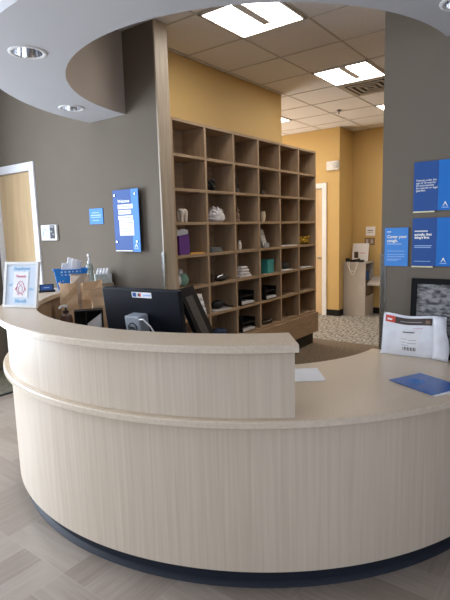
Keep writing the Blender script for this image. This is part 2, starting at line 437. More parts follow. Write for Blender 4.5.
troffer(6.03, 4.89, 'added unseen ceiling light brightening the end of the corridor')  # unseen light, added to brighten the corridor ceiling
for x, nm in ((2.98, 'ceiling light of the hidden office row nearest the round soffit'), (4.81, 'ceiling light in the middle of the hidden office row'), (6.64, 'ceiling light of the hidden office row nearest the alcove wall')):
    troffer(x, -0.60, nm)
t = thing('ceiling_vent', 'square ceiling air vent beside the lit square ceiling light', 'vent', (5.42, 1.84, CH))
MB().box(0.013, 0.597, 0.013, 0.597, -0.002, 0.002).build('backing', M['ventdark'], t)
f = MB()
for a, bb in ((0.013, 0.07), (0.54, 0.597)): f.box(0.013, 0.597, a, bb, -0.010, -0.001); f.box(a, bb, 0.07, 0.54, -0.010, -0.001)
f.build('frame', M['vent'], t, bevel=0.002)
for k in range(3):
    a = 0.10 + 0.07 * k; q = 0.61 - a
    s_ = MB()
    for p in ((a, q, a, a + 0.03), (a, q, q - 0.03, q), (a, a + 0.03, a + 0.03, q - 0.03), (q - 0.03, q, a + 0.03, q - 0.03)): s_.box(p[0], p[1], p[2], p[3], -0.016, -0.008)
    s_.build('vent_louver', M['vent'], t, bevel=0.003)
hk = MB().tube([(6.55, 2.90, CH - 0.004), (6.55, 2.90, CH - 0.03), (6.62, 2.93, CH - 0.035), (6.66, 2.95, CH - 0.02)], 0.006)
hk.lathe([(0.03, CH - 0.006), (0.03, CH - 0.001)], 16, Matrix.Translation((6.55, 2.90, 0)))
tag(hk.build('ceiling_hook', M['ventdark'], smooth=True), 'small dark hook fixed to the far ceiling tiles', 'hook')

# ------------------------------------------------------------------ reception desk
desk = thing('reception_desk', 'big round two level reception desk in pale ash laminate with navy base', 'reception desk', (DC[0], DC[1], 0))
O = (0, 0); XM = WX - 0.003 - DC[0]
AE = 218.3
MB().arc(O, [(0.885, 0.730), (1.640, 0.730), (1.657, 0.734), (1.657, 0.758), (1.653, 0.762), (0.885, 0.762)], 90, 270, 110, XM).build('lower_countertop', M['counter'], desk, True)
MB().arc(O, [(1.6575, 0.733), (1.660, 0.735), (1.660, 0.757), (1.6575, 0.759)], 90, 270, 110, XM).build('edge_band', M['rim'], desk, True)
MB().arc(O, [(1.595, 0.095), (1.620, 0.095), (1.620, 0.729), (1.595, 0.729)], 90, 270, 110, XM).build('front_panel', M['laminate'], desk, True)
MB().arc(O, [(1.545, 0.0065), (1.592, 0.0005), (1.588, 0.008), (1.572, 0.02), (1.572, 0.0945), (1.545, 0.0945)], 90, 270, 110, XM).build('toe_kick', M['kick'], desk, True)
MB().arc(O, [(1.598, 0.7625), (1.624, 0.7625), (1.624, 1.035), (1.598, 1.035)], 90, AE - 0.8, 80, XM).build('raised_panel', M['laminate'], desk, True)
MB().arc(O, [(1.478, 0.7625), (1.500, 0.7625), (1.500, 1.035), (1.478, 1.035)], 90, AE - 0.8, 80, XM).build('inner_panel', M['shelfwood_v'], desk, True)
MB().arc(O, [(1.478, 0.7625), (1.627, 0.7625), (1.627, 1.035), (1.478, 1.035)], AE - 0.8, AE + 0.75, 2).build('end_panel', M['laminate'], desk)
MB().arc(O, [(1.456, 1.036), (1.662, 1.036), (1.676, 1.039), (1.676, 1.064), (1.672, 1.068), (1.456, 1.068)], 90, AE + 1.0, 90, XM).build('raised_countertop', M['counter'], desk, True)
MB().arc(O, [(1.6765, 1.038), (1.679, 1.040), (1.679, 1.064), (1.6765, 1.066)], 90, AE + 1.0, 90, XM).build('edge_band', M['rim'], desk, True)
TZ, LZ = 1.068, 0.762

# ------------------------------------------------------------------ cubby shelf
SX, SP, SF, SB = 3.065, 0.4345, 2.82, 3.098
RZ = [0.425 + 0.2845 * k for k in range(8)]
shelf = thing('cubby_shelf', 'tall brown wooden cubby shelf with seven rows of square openings', 'shelf', (SX, SF, 0))
W6 = SP * 6
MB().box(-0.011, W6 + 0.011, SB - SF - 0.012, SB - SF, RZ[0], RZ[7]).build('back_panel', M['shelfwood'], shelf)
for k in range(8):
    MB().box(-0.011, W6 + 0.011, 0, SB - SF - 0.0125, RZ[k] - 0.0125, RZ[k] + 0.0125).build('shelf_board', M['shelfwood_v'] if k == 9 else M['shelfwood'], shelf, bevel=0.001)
for i in range(7):
    d = MB()
    for k in range(7): d.box(SP * i - 0.0125, SP * i + 0.0125, 0.001, SB - SF - 0.0125, RZ[k] + 0.013, RZ[k + 1] - 0.013)
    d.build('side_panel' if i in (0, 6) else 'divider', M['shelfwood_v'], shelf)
MB().box(-0.02, W6 + 0.022, -0.03, SB - SF - 0.002, 0.16, 0.412).build('base_cabinet', M['shelfwood'], shelf, bevel=0.002)
MB().box(0.0, W6, 0.04, SB - SF - 0.01, 0.0, 0.159).build('toe_kick', M['blacksoft'], shelf)
for cx in (2.16, 2.36):
    p = MB().tube([(cx - 0.035, -0.032, 0.33), (cx - 0.03, -0.045, 0.31), (cx, -0.048, 0.29), (cx + 0.03, -0.045, 0.31), (cx + 0.035, -0.032, 0.33)], 0.004)
    p.build('drawer_pull', M['shelfwood'], shelf, True)
def cell(c, r):               # left end of a cubby's floor and its height (row 0 on top)
    return SX + SP * c, RZ[6 - r] + 0.0127

# ------------------------------------------------------------------ things in the cubbies
def cubthing(name, label, cat, x, r, y=2.90, rz=0.0, group=None):
    return thing(name, label, cat, (x, y, RZ[6 - r] + 0.0145), rz, group)

# tooth model
t = MB()
for sx in (-1, 1): t.sphere((0.02 * sx, 0, 0.098), 0.026, 0.034, 0.020, jit=0.02)
for sx in (-1, 1):
    for sy in (-1, 1): t.tube([(0.022 * sx, 0.016 * sy, 0.095), (0.026 * sx, 0.018 * sy, 0.05), (0.027 * sx, 0.018 * sy, 0.0)], [0.024, 0.017, 0.010], 10)
t.box(-0.036, 0.036, -0.028, 0.028, 0.07, 0.098)
o = t.build('tooth_model', M['ivory'], smooth=True, loc=(3.245, 2.9, RZ[4] + 0.0127))
tag(o, 'white model of a molar tooth on the cubby shelf', 'ornament')
# frilly white dome
t = MB()
t.lathe([(0.075, 0), (0.092, 0.02), (0.088, 0.06), (0.065, 0.10), (0.03, 0.125), (0.004, 0.13)], 24)
for k in range(190):
    a = random.uniform(0, 2 * PI); h = random.uniform(0.05, 1)
    n = Vector((math.sqrt(1 - h * h) * math.cos(a), math.sqrt(1 - h * h) * math.sin(a), h))
    t.sphere((n.x * 0.098, n.y * 0.078, 0.022 + n.z * 0.115), random.uniform(0.009, 0.016), nu=6, nv=4, jit=0.3)
o = t.build('frilly_ball', M['lavwhite'], smooth=True, loc=(3.73, 2.915, RZ[4] + 0.0132)); tag(o, 'frilly white dome filling a cubby, right of the tooth model', 'ornament')
# dark ball cluster
t = MB()
for k in range(16):
    a = k * 2.4; h = 0.02 + 0.075 * k / 16
    t.sphere((0.038 * math.cos(a) * (1 - 0.5 * k / 16), 0.03 * math.sin(a), h), 0.023, nu=8, nv=6)
o = t.build('beaded_ornament', M['black'], smooth=True, loc=(3.655, 2.9, RZ[5] + 0.0127 + 0.003)); tag(o, 'shiny black beaded ornament in the cubby above the frilly white dome', 'ornament')
# dark leafy ornaments
def leafy(x, r, label, h, seed):
    random.seed(seed)
    t = cubthing('leafy_ornament', label, 'ornament', x, r)
    MB().lathe([(0.026, 0), (0.034, 0.012), (0.03, 0.04), (0.024, 0.045)], 16).build('pot', M['darkbrown'], t, True)
    MB().tube([(0, 0, 0.04), (0.004, 0, h * 0.6), (-0.004, 0, h)], 0.004).build('stem', M['darkbrown'], t)
    l = MB()
    for k in range(18):
        z = 0.05 + (h - 0.05) * k / 18; a = k * 2.4; s = 0.05 * (1 - 0.5 * k / 18)
        d = Vector((math.cos(a), math.sin(a), 0.35)); n = Vector((-math.sin(a), math.cos(a), 0))
        p = Vector((0, 0, z))
        l.add([p, p + d * s * 0.5 + n * 0.013, p + d * s + Vector((0, 0, -0.01)), p + d * s * 0.5 - n * 0.013], [(0, 1, 2, 3)])
    l.build('leaves', M['darkgreen'], t, solid=0.002)
leafy(4.065, 1, 'dark leafy ornament in the third cubby of the second row', 0.15, 1)
leafy(4.56, 1, 'taller dark leafy ornament above the small cream vase', 0.20, 2)
# figurine
t = MB().lathe([(0.022, 0), (0.026, 0.01), (0.018, 0.03), (0.026, 0.06), (0.018, 0.085), (0.008, 0.095)], 14)
t.sphere((0, 0, 0.112), 0.018); t.tube([(0, 0, 0.12), (0.006, 0, 0.15), (0.004, 0, 0.165)], [0.007, 0.005, 0.003])
tag(t.build('figurine', M['tan'], smooth=True, loc=(4.085, 2.9, RZ[4] + 0.0127)), 'small tan figurine right of the frilly white dome', 'figurine')
# vase
t = MB().lathe([(0.018, 0), (0.022, 0.01), (0.030, 0.045), (0.031, 0.075), (0.026, 0.10), (0.030, 0.112), (0.024, 0.112), (0.022, 0.095)], 20)
tag(t.build('vase', M['cream'], smooth=True, loc=(4.56, 2.9, RZ[4] + 0.0127)), 'small cream vase in the third row of the cubby shelf', 'vase')
# purple bag with tissue
t = cubthing('gift_bag', 'purple paper gift bag with white tissue sticking out', 'bag', 3.225, 3, 2.90, -0.1)
MB().add([(-0.06, -0.035, 0), (0.06, -0.035, 0), (0.06, 0.035, 0), (-0.06, 0.035, 0), (-0.06, -0.03, 0.165), (0.06, -0.03, 0.18), (0.06, 0.03, 0.18), (-0.06, 0.03, 0.165)],
         [(0, 1, 2, 3), (0, 1, 5, 4), (1, 2, 6, 5), (2, 3, 7, 6), (3, 0, 4, 7)]).build('bag_body', M['purple'], t, solid=0.002)
tp = MB()
for k in range(5): 
    x = -0.03 + 0.02 * k
    tp.add([(x - 0.02, 0.01 - 0.005 * k, 0.12), (x + 0.025, -0.01 + 0.004 * k, 0.12), (x + 0.03, 0.0, 0.20 + 0.012 * (k % 3)), (x - 0.012, 0.008, 0.225 - 0.01 * (k % 2))], [(0, 1, 2, 3)])
tp.build('tissue_paper', M['paper'], t, solid=0.002)
tag(MB().box(-0.105, 0.105, -0.06, 0.06, 0, 0.005).box(-0.1, 0.1, -0.055, 0.062, 0.005, 0.012).build('envelope', M['orange'], loc=(3.373, 2.90, RZ[3] + 0.0132), rot=(0, 0, 0.05), bevel=0.001),
    'flat yellow orange envelope lying beside the purple gift bag', 'envelope')
# folded grey stack
t = MB()
for k in range(3): t.box(-0.085 + 0.004 * k, 0.085 - 0.006 * k, -0.07, 0.07 - 0.004 * k, 0.0155 * k, 0.0155 * k + 0.015)
tag(t.build('folded_cloth', M['slate'], bevel=0.006, loc=(3.66, 2.91, RZ[3] + 0.0127)), 'dark grey folded cloth under the frilly white dome', 'cloth')
# small white bottle
t = thing('bottle', 'small white bottle in the cubby above the white towels', 'bottle', (4.08, 2.88, RZ[3] + 0.0127))
MB().lathe([(0.018, 0), (0.02, 0.005), (0.02, 0.065), (0.01, 0.078)], 16).build('bottle_body', M['ivory'], t, True)
MB().lathe([(0.011, 0.0785), (0.011, 0.098)], 16).build('cap', M['white'], t, True)
# brochure rack
t = cubthing('brochure_holder', 'clear holder with grey and white brochures, above the teal box', 'brochure holder', 4.575, 3, 2.90, 0.1)
R = Matrix.Rotation(-0.22, 4, 'X')
MB().box(-0.055, 0.055, 0.0, 0.004, 0.012, 0.215, R).box(-0.055, 0.055, -0.035, 0.01, 0.0, 0.006).box(-0.055, 0.055, -0.037, -0.033, 0.0, 0.05).build('holder', M['graypl'], t)
for k, (z, m) in enumerate(((0.02, 'paper2'), (0.075, 'paper'), (0.135, 'paper2'))):
    MB().box(-0.05, 0.05, -0.018 + 0.003 * k, -0.014 + 0.003 * k, z, z + 0.06, R).build('brochure', M[m], t)
MB().box(-0.05, 0.05, -0.032, -0.02, 0.0065, 0.04).build('brochure', M['paper'], t)
# papers in cubbies
def papers(x, r, w, d, h, m, label, y=2.9, rz=0.0, n=3):
    t = MB()
    for k in range(n):
        e = random.uniform(-0.006, 0.006); t.box(-w / 2 + e, w / 2 + e, -d / 2 - e / 2, d / 2 - e / 2, h * k / n, h * (k + 0.9) / n)
    return tag(t.build('paper_stack', M[m], loc=(x, y, RZ[6 - r] + 0.0127), rot=(0, 0, rz)), label, 'papers')
papers(5.06, 3, 0.28, 0.13, 0.010, 'paper', 'thin white papers two cubbies right of the brochure holder', 2.89)
papers(5.46, 4, 0.30, 0.13, 0.006, 'paper2', 'thin greyish papers below the yellow flowers', 2.89)
papers(4.98, 4, 0.21, 0.13, 0.012, 'paper', 'white papers under the dark pouch, right of the teal box', 2.89)
# yellow flower cluster
t = MB(); random.seed(4)
for k in range(34):
    t.sphere((random.uniform(-0.1, 0.1), random.uniform(-0.05, 0.05), random.uniform(0.02, 0.09)), random.uniform(0.014, 0.022), nu=7, nv=5, jit=0.25)
tag(t.build('flower_bunch', M['lemon'], smooth=True, loc=(5.49, 2.92, RZ[3] + 0.0127)), 'bunch of mustard yellow flowers in the last column of the shelf', 'flowers')
# teal and white bag
t = cubthing('gift_pouch', 'sage green and white pouch behind the monitor, left column of shelf', 'pouch', 3.22, 4, 2.91, 0.1)
p = MB(); p.sphere((0.02, 0, 0.06), 0.055, 0.04, 0.06, jit=0.08); p.build('green_side', M['sage'], t, True)
p = MB(); p.sphere((-0.05, 0.015, 0.055), 0.045, 0.035, 0.055, jit=0.08); p.build('white_side', M['paper2'], t, True)
p = MB(); p.sphere((-0.01, 0.01, 0.125), 0.03, 0.02, 0.03, jit=0.2); p.build('gathered_top', M['paper2'], t, True)
# black pouch with silver bits
t = cubthing('tool_pouch', 'black open pouch with shiny silver items, under the grey folded cloth', 'pouch', 3.73, 4, 2.90)
p = MB(); p.sphere((0.04, 0, 0.028), 0.11, 0.06, 0.028, jit=0.06); p.build('pouch', M['blacksoft'], t, True)
for k, (x, z) in enumerate(((-0.02, 0.052), (0.02, 0.058), (0.07, 0.05))):
    MB().tube([(x - 0.03, -0.03, z - 0.008), (x + 0.02, -0.03, z)], 0.006).build('silver_tool', M['chrome'], t, True)
MB().box(-0.135, -0.09, -0.03, -0.01, 0, 0.075).build('card', M['red'] if False else M['darkbrown'], t)
# towels
t = thing('towel_stack', 'stack of folded white towels in the third column of the shelf', 'towels', (4.12, 2.905, RZ[2] + 0.0127))
for k in range(4):
    p = MB().box(-0.105 + 0.008 * k, 0.105 - 0.022 * k, -0.07, 0.065, 0.029 * k + 0.0005, 0.029 * k + 0.028)
    p.build('towel', M['lavwhite'], t, True, bevel=0.010, rot=(0, 0, 0.03 * (k - 1)))
# teal box
t = thing('teal_box', 'square teal box in the fourth column of the cubby shelf', 'box', (4.655, 2.915, RZ[2] + 0.0127), 0.08)
MB().box(-0.07, 0.07, -0.05, 0.05, 0, 0.115).build('box_body', M['teal'], t, bevel=0.003)
MB().box(-0.073, 0.073, -0.053, 0.053, 0.1155, 0.15).build('lid', M['teal'], t, bevel=0.003)
# dark pouch on paper
p = MB(); p.sphere((0, 0, 0.042), 0.105, 0.055, 0.042, 16, 9, jit=0.03)
tag(p.build('dark_pouch', M['blacksoft'], smooth=True, loc=(5.04, 2.915, RZ[2] + 0.0127 + 0.0135)), 'dark soft pouch lying on papers right of the teal box', 'pouch')
# stack of white books
t0 = []
for k in range(6):
    o = MB().box(-0.08, 0.08, -0.075, 0.075, 0, 0.033).build('booklet_stack', M['paper' if k % 2 else 'paper2'], bevel=0.003,
        loc=(3.375 - 0.012 * k, 2.905, RZ[1] + 0.0128 + 0.034 * k), rot=(0, 0, 0.06 * (k % 3 - 1)))
    tag(o, ['lowest bundle', 'second bundle from the bottom', 'third bundle from the bottom', 'fourth bundle from the bottom', 'second bundle from the top', 'topmost bundle'][k] + ' of white booklets in the pile beside the monitor', 'booklets', 'pile of white booklets')
# black telephone-like thing
t = cubthing('label_printer', 'black gadget lying on papers in the cubby right of the white booklets', 'gadget', 3.72, 5, 2.90, -0.1)
MB().box(-0.12, 0.12, -0.065, 0.06, 0.0, 0.012).build('paper', M['paper2'], t)
p = MB(); p.sphere((-0.01, 0, 0.055), 0.085, 0.05, 0.042, 14, 8, jit=0.02); p.build('gadget_body', M['black'], t, True)
MB().tube([(0.05, -0.03, 0.05), (0.10, -0.05, 0.03), (0.15, -0.055, 0.022)], [0.018, 0.012, 0.010]).build('gadget_arm', M['black'], t, True)
# paper trays
def tray(x, r, label, levels=2, w=0.24):
    t = cubthing('paper_tray', label, 'paper tray', x, r, 2.905, 0.0, 'black paper trays')
    for k in range(levels):
        z = 0.085 * k
        MB().box(-w / 2, w / 2, -0.075, 0.075, z, z + 0.008).box(-w / 2, -w / 2 + 0.006, -0.075, 0.075, z + 0.008, z + 0.052).box(w / 2 - 0.006, w / 2, -0.075, 0.075, z + 0.008, z + 0.052).box(-w / 2 + 0.006, w / 2 - 0.006, 0.069, 0.075, z + 0.008, z + 0.052).build('tray', M['black'], t)
        if k == 0: MB().box(-w / 2 + 0.012, w / 2 - 0.015, -0.08, 0.06, z + 0.0085, z + 0.034).build('papers', M['paper2'], t)
    if levels == 2:
        for sx in (-1, 1): MB().box(sx * (w / 2 - 0.003) - 0.003, sx * (w / 2 - 0.003) + 0.003, -0.07, 0.07, 0.0525, 0.0845).build('riser', M['black'], t)
tray(4.135, 5, 'double black paper tray with papers, below the white towels')
tray(4.145, 6, 'double black paper tray with papers, in the bottom row of the cubby shelf')
tray(4.60, 5, 'black paper tray below the teal box', 2, 0.22)
p = MB(); p.sphere((0, 0, 0.025), 0.10, 0.05, 0.025, 14, 8, jit=0.08); p.sphere((0.06, -0.02, 0.03), 0.035, 0.03, 0.03, 10, 7, jit=0.1)
tag(p.build('dark_bundle', M['darkbrown'], smooth=True, loc=(4.585, 2.9, RZ[0] + 0.0127)), 'dark brown bundle in the bottom row below the black tray', 'bundle')
p = MB(); p.sphere((0, 0, 0.05), 0.13, 0.065, 0.05, 18, 10, jit=0.12); p.sphere((-0.05, -0.01, 0.075), 0.06, 0.04, 0.035, 10, 7, jit=0.1)
tag(p.build('crumpled_cloth', M['navy'], smooth=True, loc=(3.70, 2.9, RZ[0] + 0.0127 + 0.003)), 'crumpled navy cloth in the bottom row of the cubby shelf', 'cloth')

# ------------------------------------------------------------------ signs on the taupe walls (front faces local -Y)
def wall_sign(name, label, cat, y, z, x=WX - 0.001):
    return thing(name, label, cat, (x, y, z), -PI / 2)
def logo(parent, x, z, s, y=-0.0135, bar=True):
    """white arch emblem: two legs meeting at a peak with a small dot of gap"""
    m = MB()
    for sg in (-1, 1):
        m.prism([(0, 1.0), (sg * 0.10, 0.95), (sg * 0.30, 0.42), (sg * 0.52, 0.05), (sg * 0.40, 0.0), (sg * 0.16, 0.36), (0.0, 0.62)], -0.5, 0.5,
                Matrix.Translation((x, y, z)) @ Matrix.Rotation(PI / 2, 4, 'X') @ Matrix.Diagonal((s, s, 0.001, 1)))
    m.build('emblem', M['white'], parent)
    if bar: MB().box(x - s * 0.7, x + s * 0.7, y - 0.0005, y + 0.0005, z - s * 0.32, z - s * 0.17).build('emblem_lettering', M['blueline'], parent)

# tall sign on stand-offs, left wall: y 3.306..2.996, z 1.336..1.85
t = wall_sign('tall_blue_sign', 'tall periwinkle blue sign with paper strips, on stand-offs on left wall', 'sign', 3.110, 1.340)
MB().box(-0.155, 0.155, -0.046, -0.040, 0, 0.512).build('sign_panel', M['periwinkle'], t, bevel=0.001)
MB().box(0.07, 0.155, -0.0475, -0.0462, 0, 0.512).build('lighter_band', M['blue3'], t)
for x in (-0.125, 0.122):
    for z in (0.085, 0.47): MB().lathe([(0.009, 0.001), (0.009, 0.052), (0.006, 0.055)], 14, Matrix.Translation((x, 0, z)) @ Matrix.Rotation(PI / 2, 4, 'X')).build('standoff', M['chrome'], t, True)
lettering('Welcome', 0.036, M['white'], t, (-0.095, -0.0468, 0.407), bold=0.001)
for k, (x0, x1, z0, z1, m) in enumerate(((-0.095, 0.088, 0.355, 0.392, 'paper'), (-0.09, 0.066, 0.310, 0.346, 'paper'), (-0.095, 0.085, 0.265, 0.30, 'paper'), (-0.085, 0.092, 0.135, 0.262, 'paper'))):
    MB().box(x0, x1, -0.0495, -0.0478, z0, z1).build('paper_strip', M[m], t)
bars('printed_lines', [(-0.085, 0.075, 0.373, 0.006), (-0.08, 0.058, 0.328, 0.006), (-0.085, 0.07, 0.282, 0.006), (0.0, 0.08, 0.24, 0.006), (-0.075, 0.08, 0.195, 0.004), (-0.05, 0.07, 0.17, 0.004)], M['greyink'], t, -0.0507)
logo(t, 0.108, 0.035, 0.034, -0.0485)
MB().box(-0.15, 0.06, -0.0475, -0.0462, 0.004, 0.013).build('bottom_stripe', M['gold'], t)
# small blue card
t = wall_sign('small_blue_card', 'small sky blue card on the wall left of the tall blue sign', 'sign', 3.548, 1.582)
MB().box(-0.093, 0.093, -0.006, 0, 0, 0.137).build('card_panel', M['blue3'], t)
bars('printed_lines', [(-0.055, 0.045, 0.100, 0.006), (-0.07, 0.07, 0.078, 0.008), (-0.07, 0.068, 0.060, 0.005), (-0.05, 0.04, 0.032, 0.005)], M['blueline'], t, -0.0072)
# white control panel
t = wall_sign('wall_control_panel', 'white wall control panel with dark screen beside the maple door', 'control panel', 4.268, 1.440)
MB().box(-0.124, 0.132, -0.025, 0, 0.003, 0.156).build('housing', M['white'], t, bevel=0.006)
MB().box(-0.112, 0.030, -0.028, -0.0255, 0.015, 0.143).build('notice', M['paleblue'], t)
MB().box(0.036, 0.108, -0.030, -0.0255, 0.022, 0.150).build('dark_display', M['ink'], t)
bars('display_buttons', [(0.045, 0.10, 0.135, 0.012), (0.045, 0.07, 0.09, 0.014), (0.08, 0.10, 0.062, 0.014)], M['greyink'], t, -0.0312)
bars('printed_lines', [(-0.07, -0.02, 0.11, 0.010), (-0.085, -0.075, 0.075, 0.05), (-0.06, -0.01, 0.05, 0.006)], M['greyink'], t, -0.0292)
# clear corner guards
for yy, lb, sg in ((2.738, 'clear plastic corner guard on the left wall end by the shelf', 1), (0.985, 'clear plastic corner guard on the edge of the right wall', -1)):
    g_ = MB().box(WX - 0.005, WX - 0.0025, yy if sg > 0 else yy - 0.028, yy + 0.028 if sg > 0 else yy, 0.77 if sg < 0 else 0.1, 1.337)
    if sg > 0: g_.box(WX - 0.005, WX + 0.024, yy - 0.0035, yy - 0.001, 0.1, 1.337)
    else: g_.box(WX - 0.005, WX + 0.024, yy + 0.001, yy + 0.0035, 0.77, 1.337)
    tag(g_.build('corner_guard', M['clear']), lb, 'corner guard')

# right wall: two wide posters and a smaller card
def wide_poster(z0, z1, label, x0=0.0):
    t = wall_sign('blue_poster', label, 'poster', 0.807, z0)
    h = z1 - z0
    MB().box(0.0, 0.128, -0.012, -0.002, 0, h).build('dark_panel', M['blue'], t, bevel=0.001)
    MB().box(0.1283, 0.30, -0.012, -0.002, 0, h).build('light_panel', M['blue2'], t, bevel=0.001)
    MB().box(0.0, 0.112, -0.012, -0.002, -0.008, -0.0005).build('bottom_stripe', M['gold'], t)
    return t
t = wide_poster(1.571, 1.835, 'upper wide blue poster on the right taupe wall, about patients under age')
lettering('Patients under the\nage of 18 need to\nbe accompanied\nby a parent or legal\nguardian.', 0.0142, M['white'], t, (0.014, -0.0126, 0.160), bold=0.0002)
logo(t, 0.166, 0.022, 0.025, -0.0128)
t = wide_poster(1.270, 1.533, 'lower wide blue poster on the right taupe wall, above the framed picture')
lettering('actually, first\nthing\'s first', 0.0178, M['white'], t, (0.012, -0.0126, 0.168), bold=0.0009)
bars('printed_lines', [(0.012, 0.082, 0.192, 0.006)], M['white'], t, -0.0131)
bars('printed_lines', [(0.012, 0.105, 0.112, 0.004), (0.012, 0.100, 0.103, 0.004), (0.012, 0.10, 0.026, 0.003)], M['blueline'], t, -0.0131)
logo(t, 0.166, 0.022, 0.025, -0.0128)
t = wall_sign('cough_card', 'smaller sky blue card reading Cover your cough, left of the posters', 'sign', 0.897, 1.266)
MB().box(-0.066, 0.066, -0.007, -0.001, 0, 0.218).build('card_panel', M['blue3'], t)
lettering('Cover your\ncough.', 0.0235, M['white'], t, (-0.052, -0.0076, 0.160), bold=0.0008)
bars('printed_lines', [(-0.052, -0.03, 0.195, 0.005)], M['white'], t, -0.0082)
bars('printed_lines', [(-0.052, 0.03, 0.126, 0.005), (-0.052, 0.045, 0.086, 0.003), (-0.052, 0.05, 0.066, 0.003), (-0.052, 0.048, 0.054, 0.003), (-0.052, 0.03, 0.040, 0.003), (-0.052, 0.01, 0.033, 0.003)], M['blueline'], t, -0.0082)
# framed picture standing on the counter against the wall
t = thing('framed_picture', 'black framed grey picture leaning on the right wall behind the mailer', 'picture', (WX - 0.042, 0.525, LZ + 0.0025), -PI / 2)
R = Matrix.Rotation(-0.06, 4, 'X')
fw, fh, fb = 0.275, 0.437, 0.03
MB().box(-fw, -fw + fb, -0.012, 0.010, 0, fh, R).box(fw - fb, fw, -0.012, 0.010, 0, fh, R).box(-fw + fb, fw - fb, -0.012, 0.010, 0, fb, R).box(-fw + fb, fw - fb, -0.012, 0.010, fh - fb, fh, R).build('frame', M['frameblack'], t)
MB().box(-fw + fb + 0.0005, fw - fb - 0.0005, -0.004, 0.006, fb + 0.0005, fh - fb - 0.0005, R).build('picture', M['photo'], t)

# ------------------------------------------------------------------ lower counter: mailer, papers, brochure
random.seed(3)
t = thing('mailer_bag', 'puffy white plastic mailer bag leaning against the wall on the counter', 'mailer', (2.750, 0.770, LZ + 0.001), -PI / 2 + 0.03)
nx, nz = 22, 14; Wm, Hm = 0.335, 0.238
lean = 0.06
def mailer_pt(i, j, side):
    u, v = i / nx, j / nz
    e = (1 - abs(2 * u - 1) ** 5) * (1 - abs(2 * v - 1) ** 4)
    x = (u - 0.5) * Wm * (1.0 + 0.05 * (1 - v)) + (-0.012 if j == 0 and i == 0 else 0)
    z = v * Hm * (1.0 - 0.03 * math.sin(PI * u)) + 0.004 * math.sin(u * 9 + 1) * v
    y = side * (0.019 * e + 0.0035 * e * math.sin(u * 13 + v * 5) + 0.002 * e * math.sin(v * 17 - u * 8))
    y += z * lean + 0.012 * (u - 0.75) * (1 if u > 0.75 else 0) 
    return (x, y, z + 0.001)
fr = MB()
vs = [mailer_pt(i, j, s) for s in (-1, 1) for j in range(nz + 1) for i in range(nx + 1)]
K = (nx + 1) * (nz + 1); fs = []
for s in (0, 1):
    for j in range(nz):
        for i in range(nx): a = s * K + j * (nx + 1) + i; fs.append((a, a + 1, a + nx + 2, a + nx + 1))
for i in range(nx): fs.append((i, i + 1, K + i + 1, K + i)); a = nz * (nx + 1) + i; fs.append((a, a + 1, K + a + 1, K + a))
for j in range(nz): a = j * (nx + 1); fs.append((a, a + nx + 1, K + a + nx + 1, K + a)); a += nx; fs.append((a, a + nx + 1, K + a + nx + 1, K + a))
fr.add(vs, fs); fr.build('bag_body', M['polybag'], t, True)
def patch(name, m, u0, u1, v0, v1, off=0.0012, nu=10, nv=4, label=None, parent=None):
    """a printed patch that follows the front of the mailer"""
    p = MB(); vs = []
    for j in range(nv + 1):
        for i in range(nu + 1):
            q = mailer_pt((u0 + (u1 - u0) * i / nu) * nx, (v0 + (v1 - v0) * j / nv) * nz, -1); vs.append((q[0], q[1] - off, q[2]))
    p.add(vs, [(j * (nu + 1) + i, j * (nu + 1) + i + 1, (j + 1) * (nu + 1) + i + 1, (j + 1) * (nu + 1) + i) for j in range(nv) for i in range(nu)])
    return p.build(name, m, parent or t, True, label=label)
patch('red_band', M['red'], 0.04, 0.23, 0.79, 0.945)
patch('brown_band', M['brownprint'], 0.21, 0.80, 0.79, 0.945, 0.0016)
patch('tan_spot', M['tan'], 0.70, 0.765, 0.83, 0.90, 0.0024, 4, 3)
for v in (0.86, ): patch('white_print', M['paper'], 0.075, 0.16, v - 0.02, v + 0.02, 0.0024, 6, 2)
patch('white_print', M['greyink'], 0.30, 0.64, 0.85, 0.865, 0.0024, 6, 2)
al = patch('address_label', M['paper'], 0.32, 0.60, 0.14, 0.66, 0.0016)
patch('printed_lines', M['ink'], 0.35, 0.53, 0.600, 0.622, 0.0026, parent=al)
for k, (u0, u1, v) in enumerate(((0.33, 0.42, 0.44), (0.44, 0.56, 0.42), (0.33, 0.40, 0.36), (0.42, 0.56, 0.35), (0.33, 0.44, 0.29))):
    patch('printed_lines', M['greyink'], u0, u1, v - 0.006, v + 0.006, 0.0026, 4, 1, parent=al)
for k in range(9): patch('barcode_bars', M['ink'], 0.355 + 0.024 * k, 0.355 + 0.024 * k + (0.013 if k % 2 else 0.008), 0.155, 0.245, 0.0026, 1, 2, parent=al)
patch('printed_lines', M['pink'], 0.50, 0.66, 0.715, 0.722, 0.0018, 4, 1)
# folded right flap of the mailer
fl_ = MB(); vs = []
for j in range(13):
    v = j / 12
    for i, dx in enumerate((0, 0.33, 0.66, 1.0)):
        q = mailer_pt((0.80 + 0.215 * dx) * nx, v * nz, -1)
        vs.append((q[0] + 0.012 * math.sin(v * 3 + dx), q[1] - 0.016 - 0.014 * math.sin(v * 8 + dx * 2) * dx - 0.010 * dx, q[2] + 0.002))
fl_.add(vs, [(j * 4 + i, j * 4 + i + 1, j * 4 + i + 5, j * 4 + i + 4) for j in range(12) for i in range(3)])
fl_.build('side_flap', M['polybag'], t, True, solid=0.002)

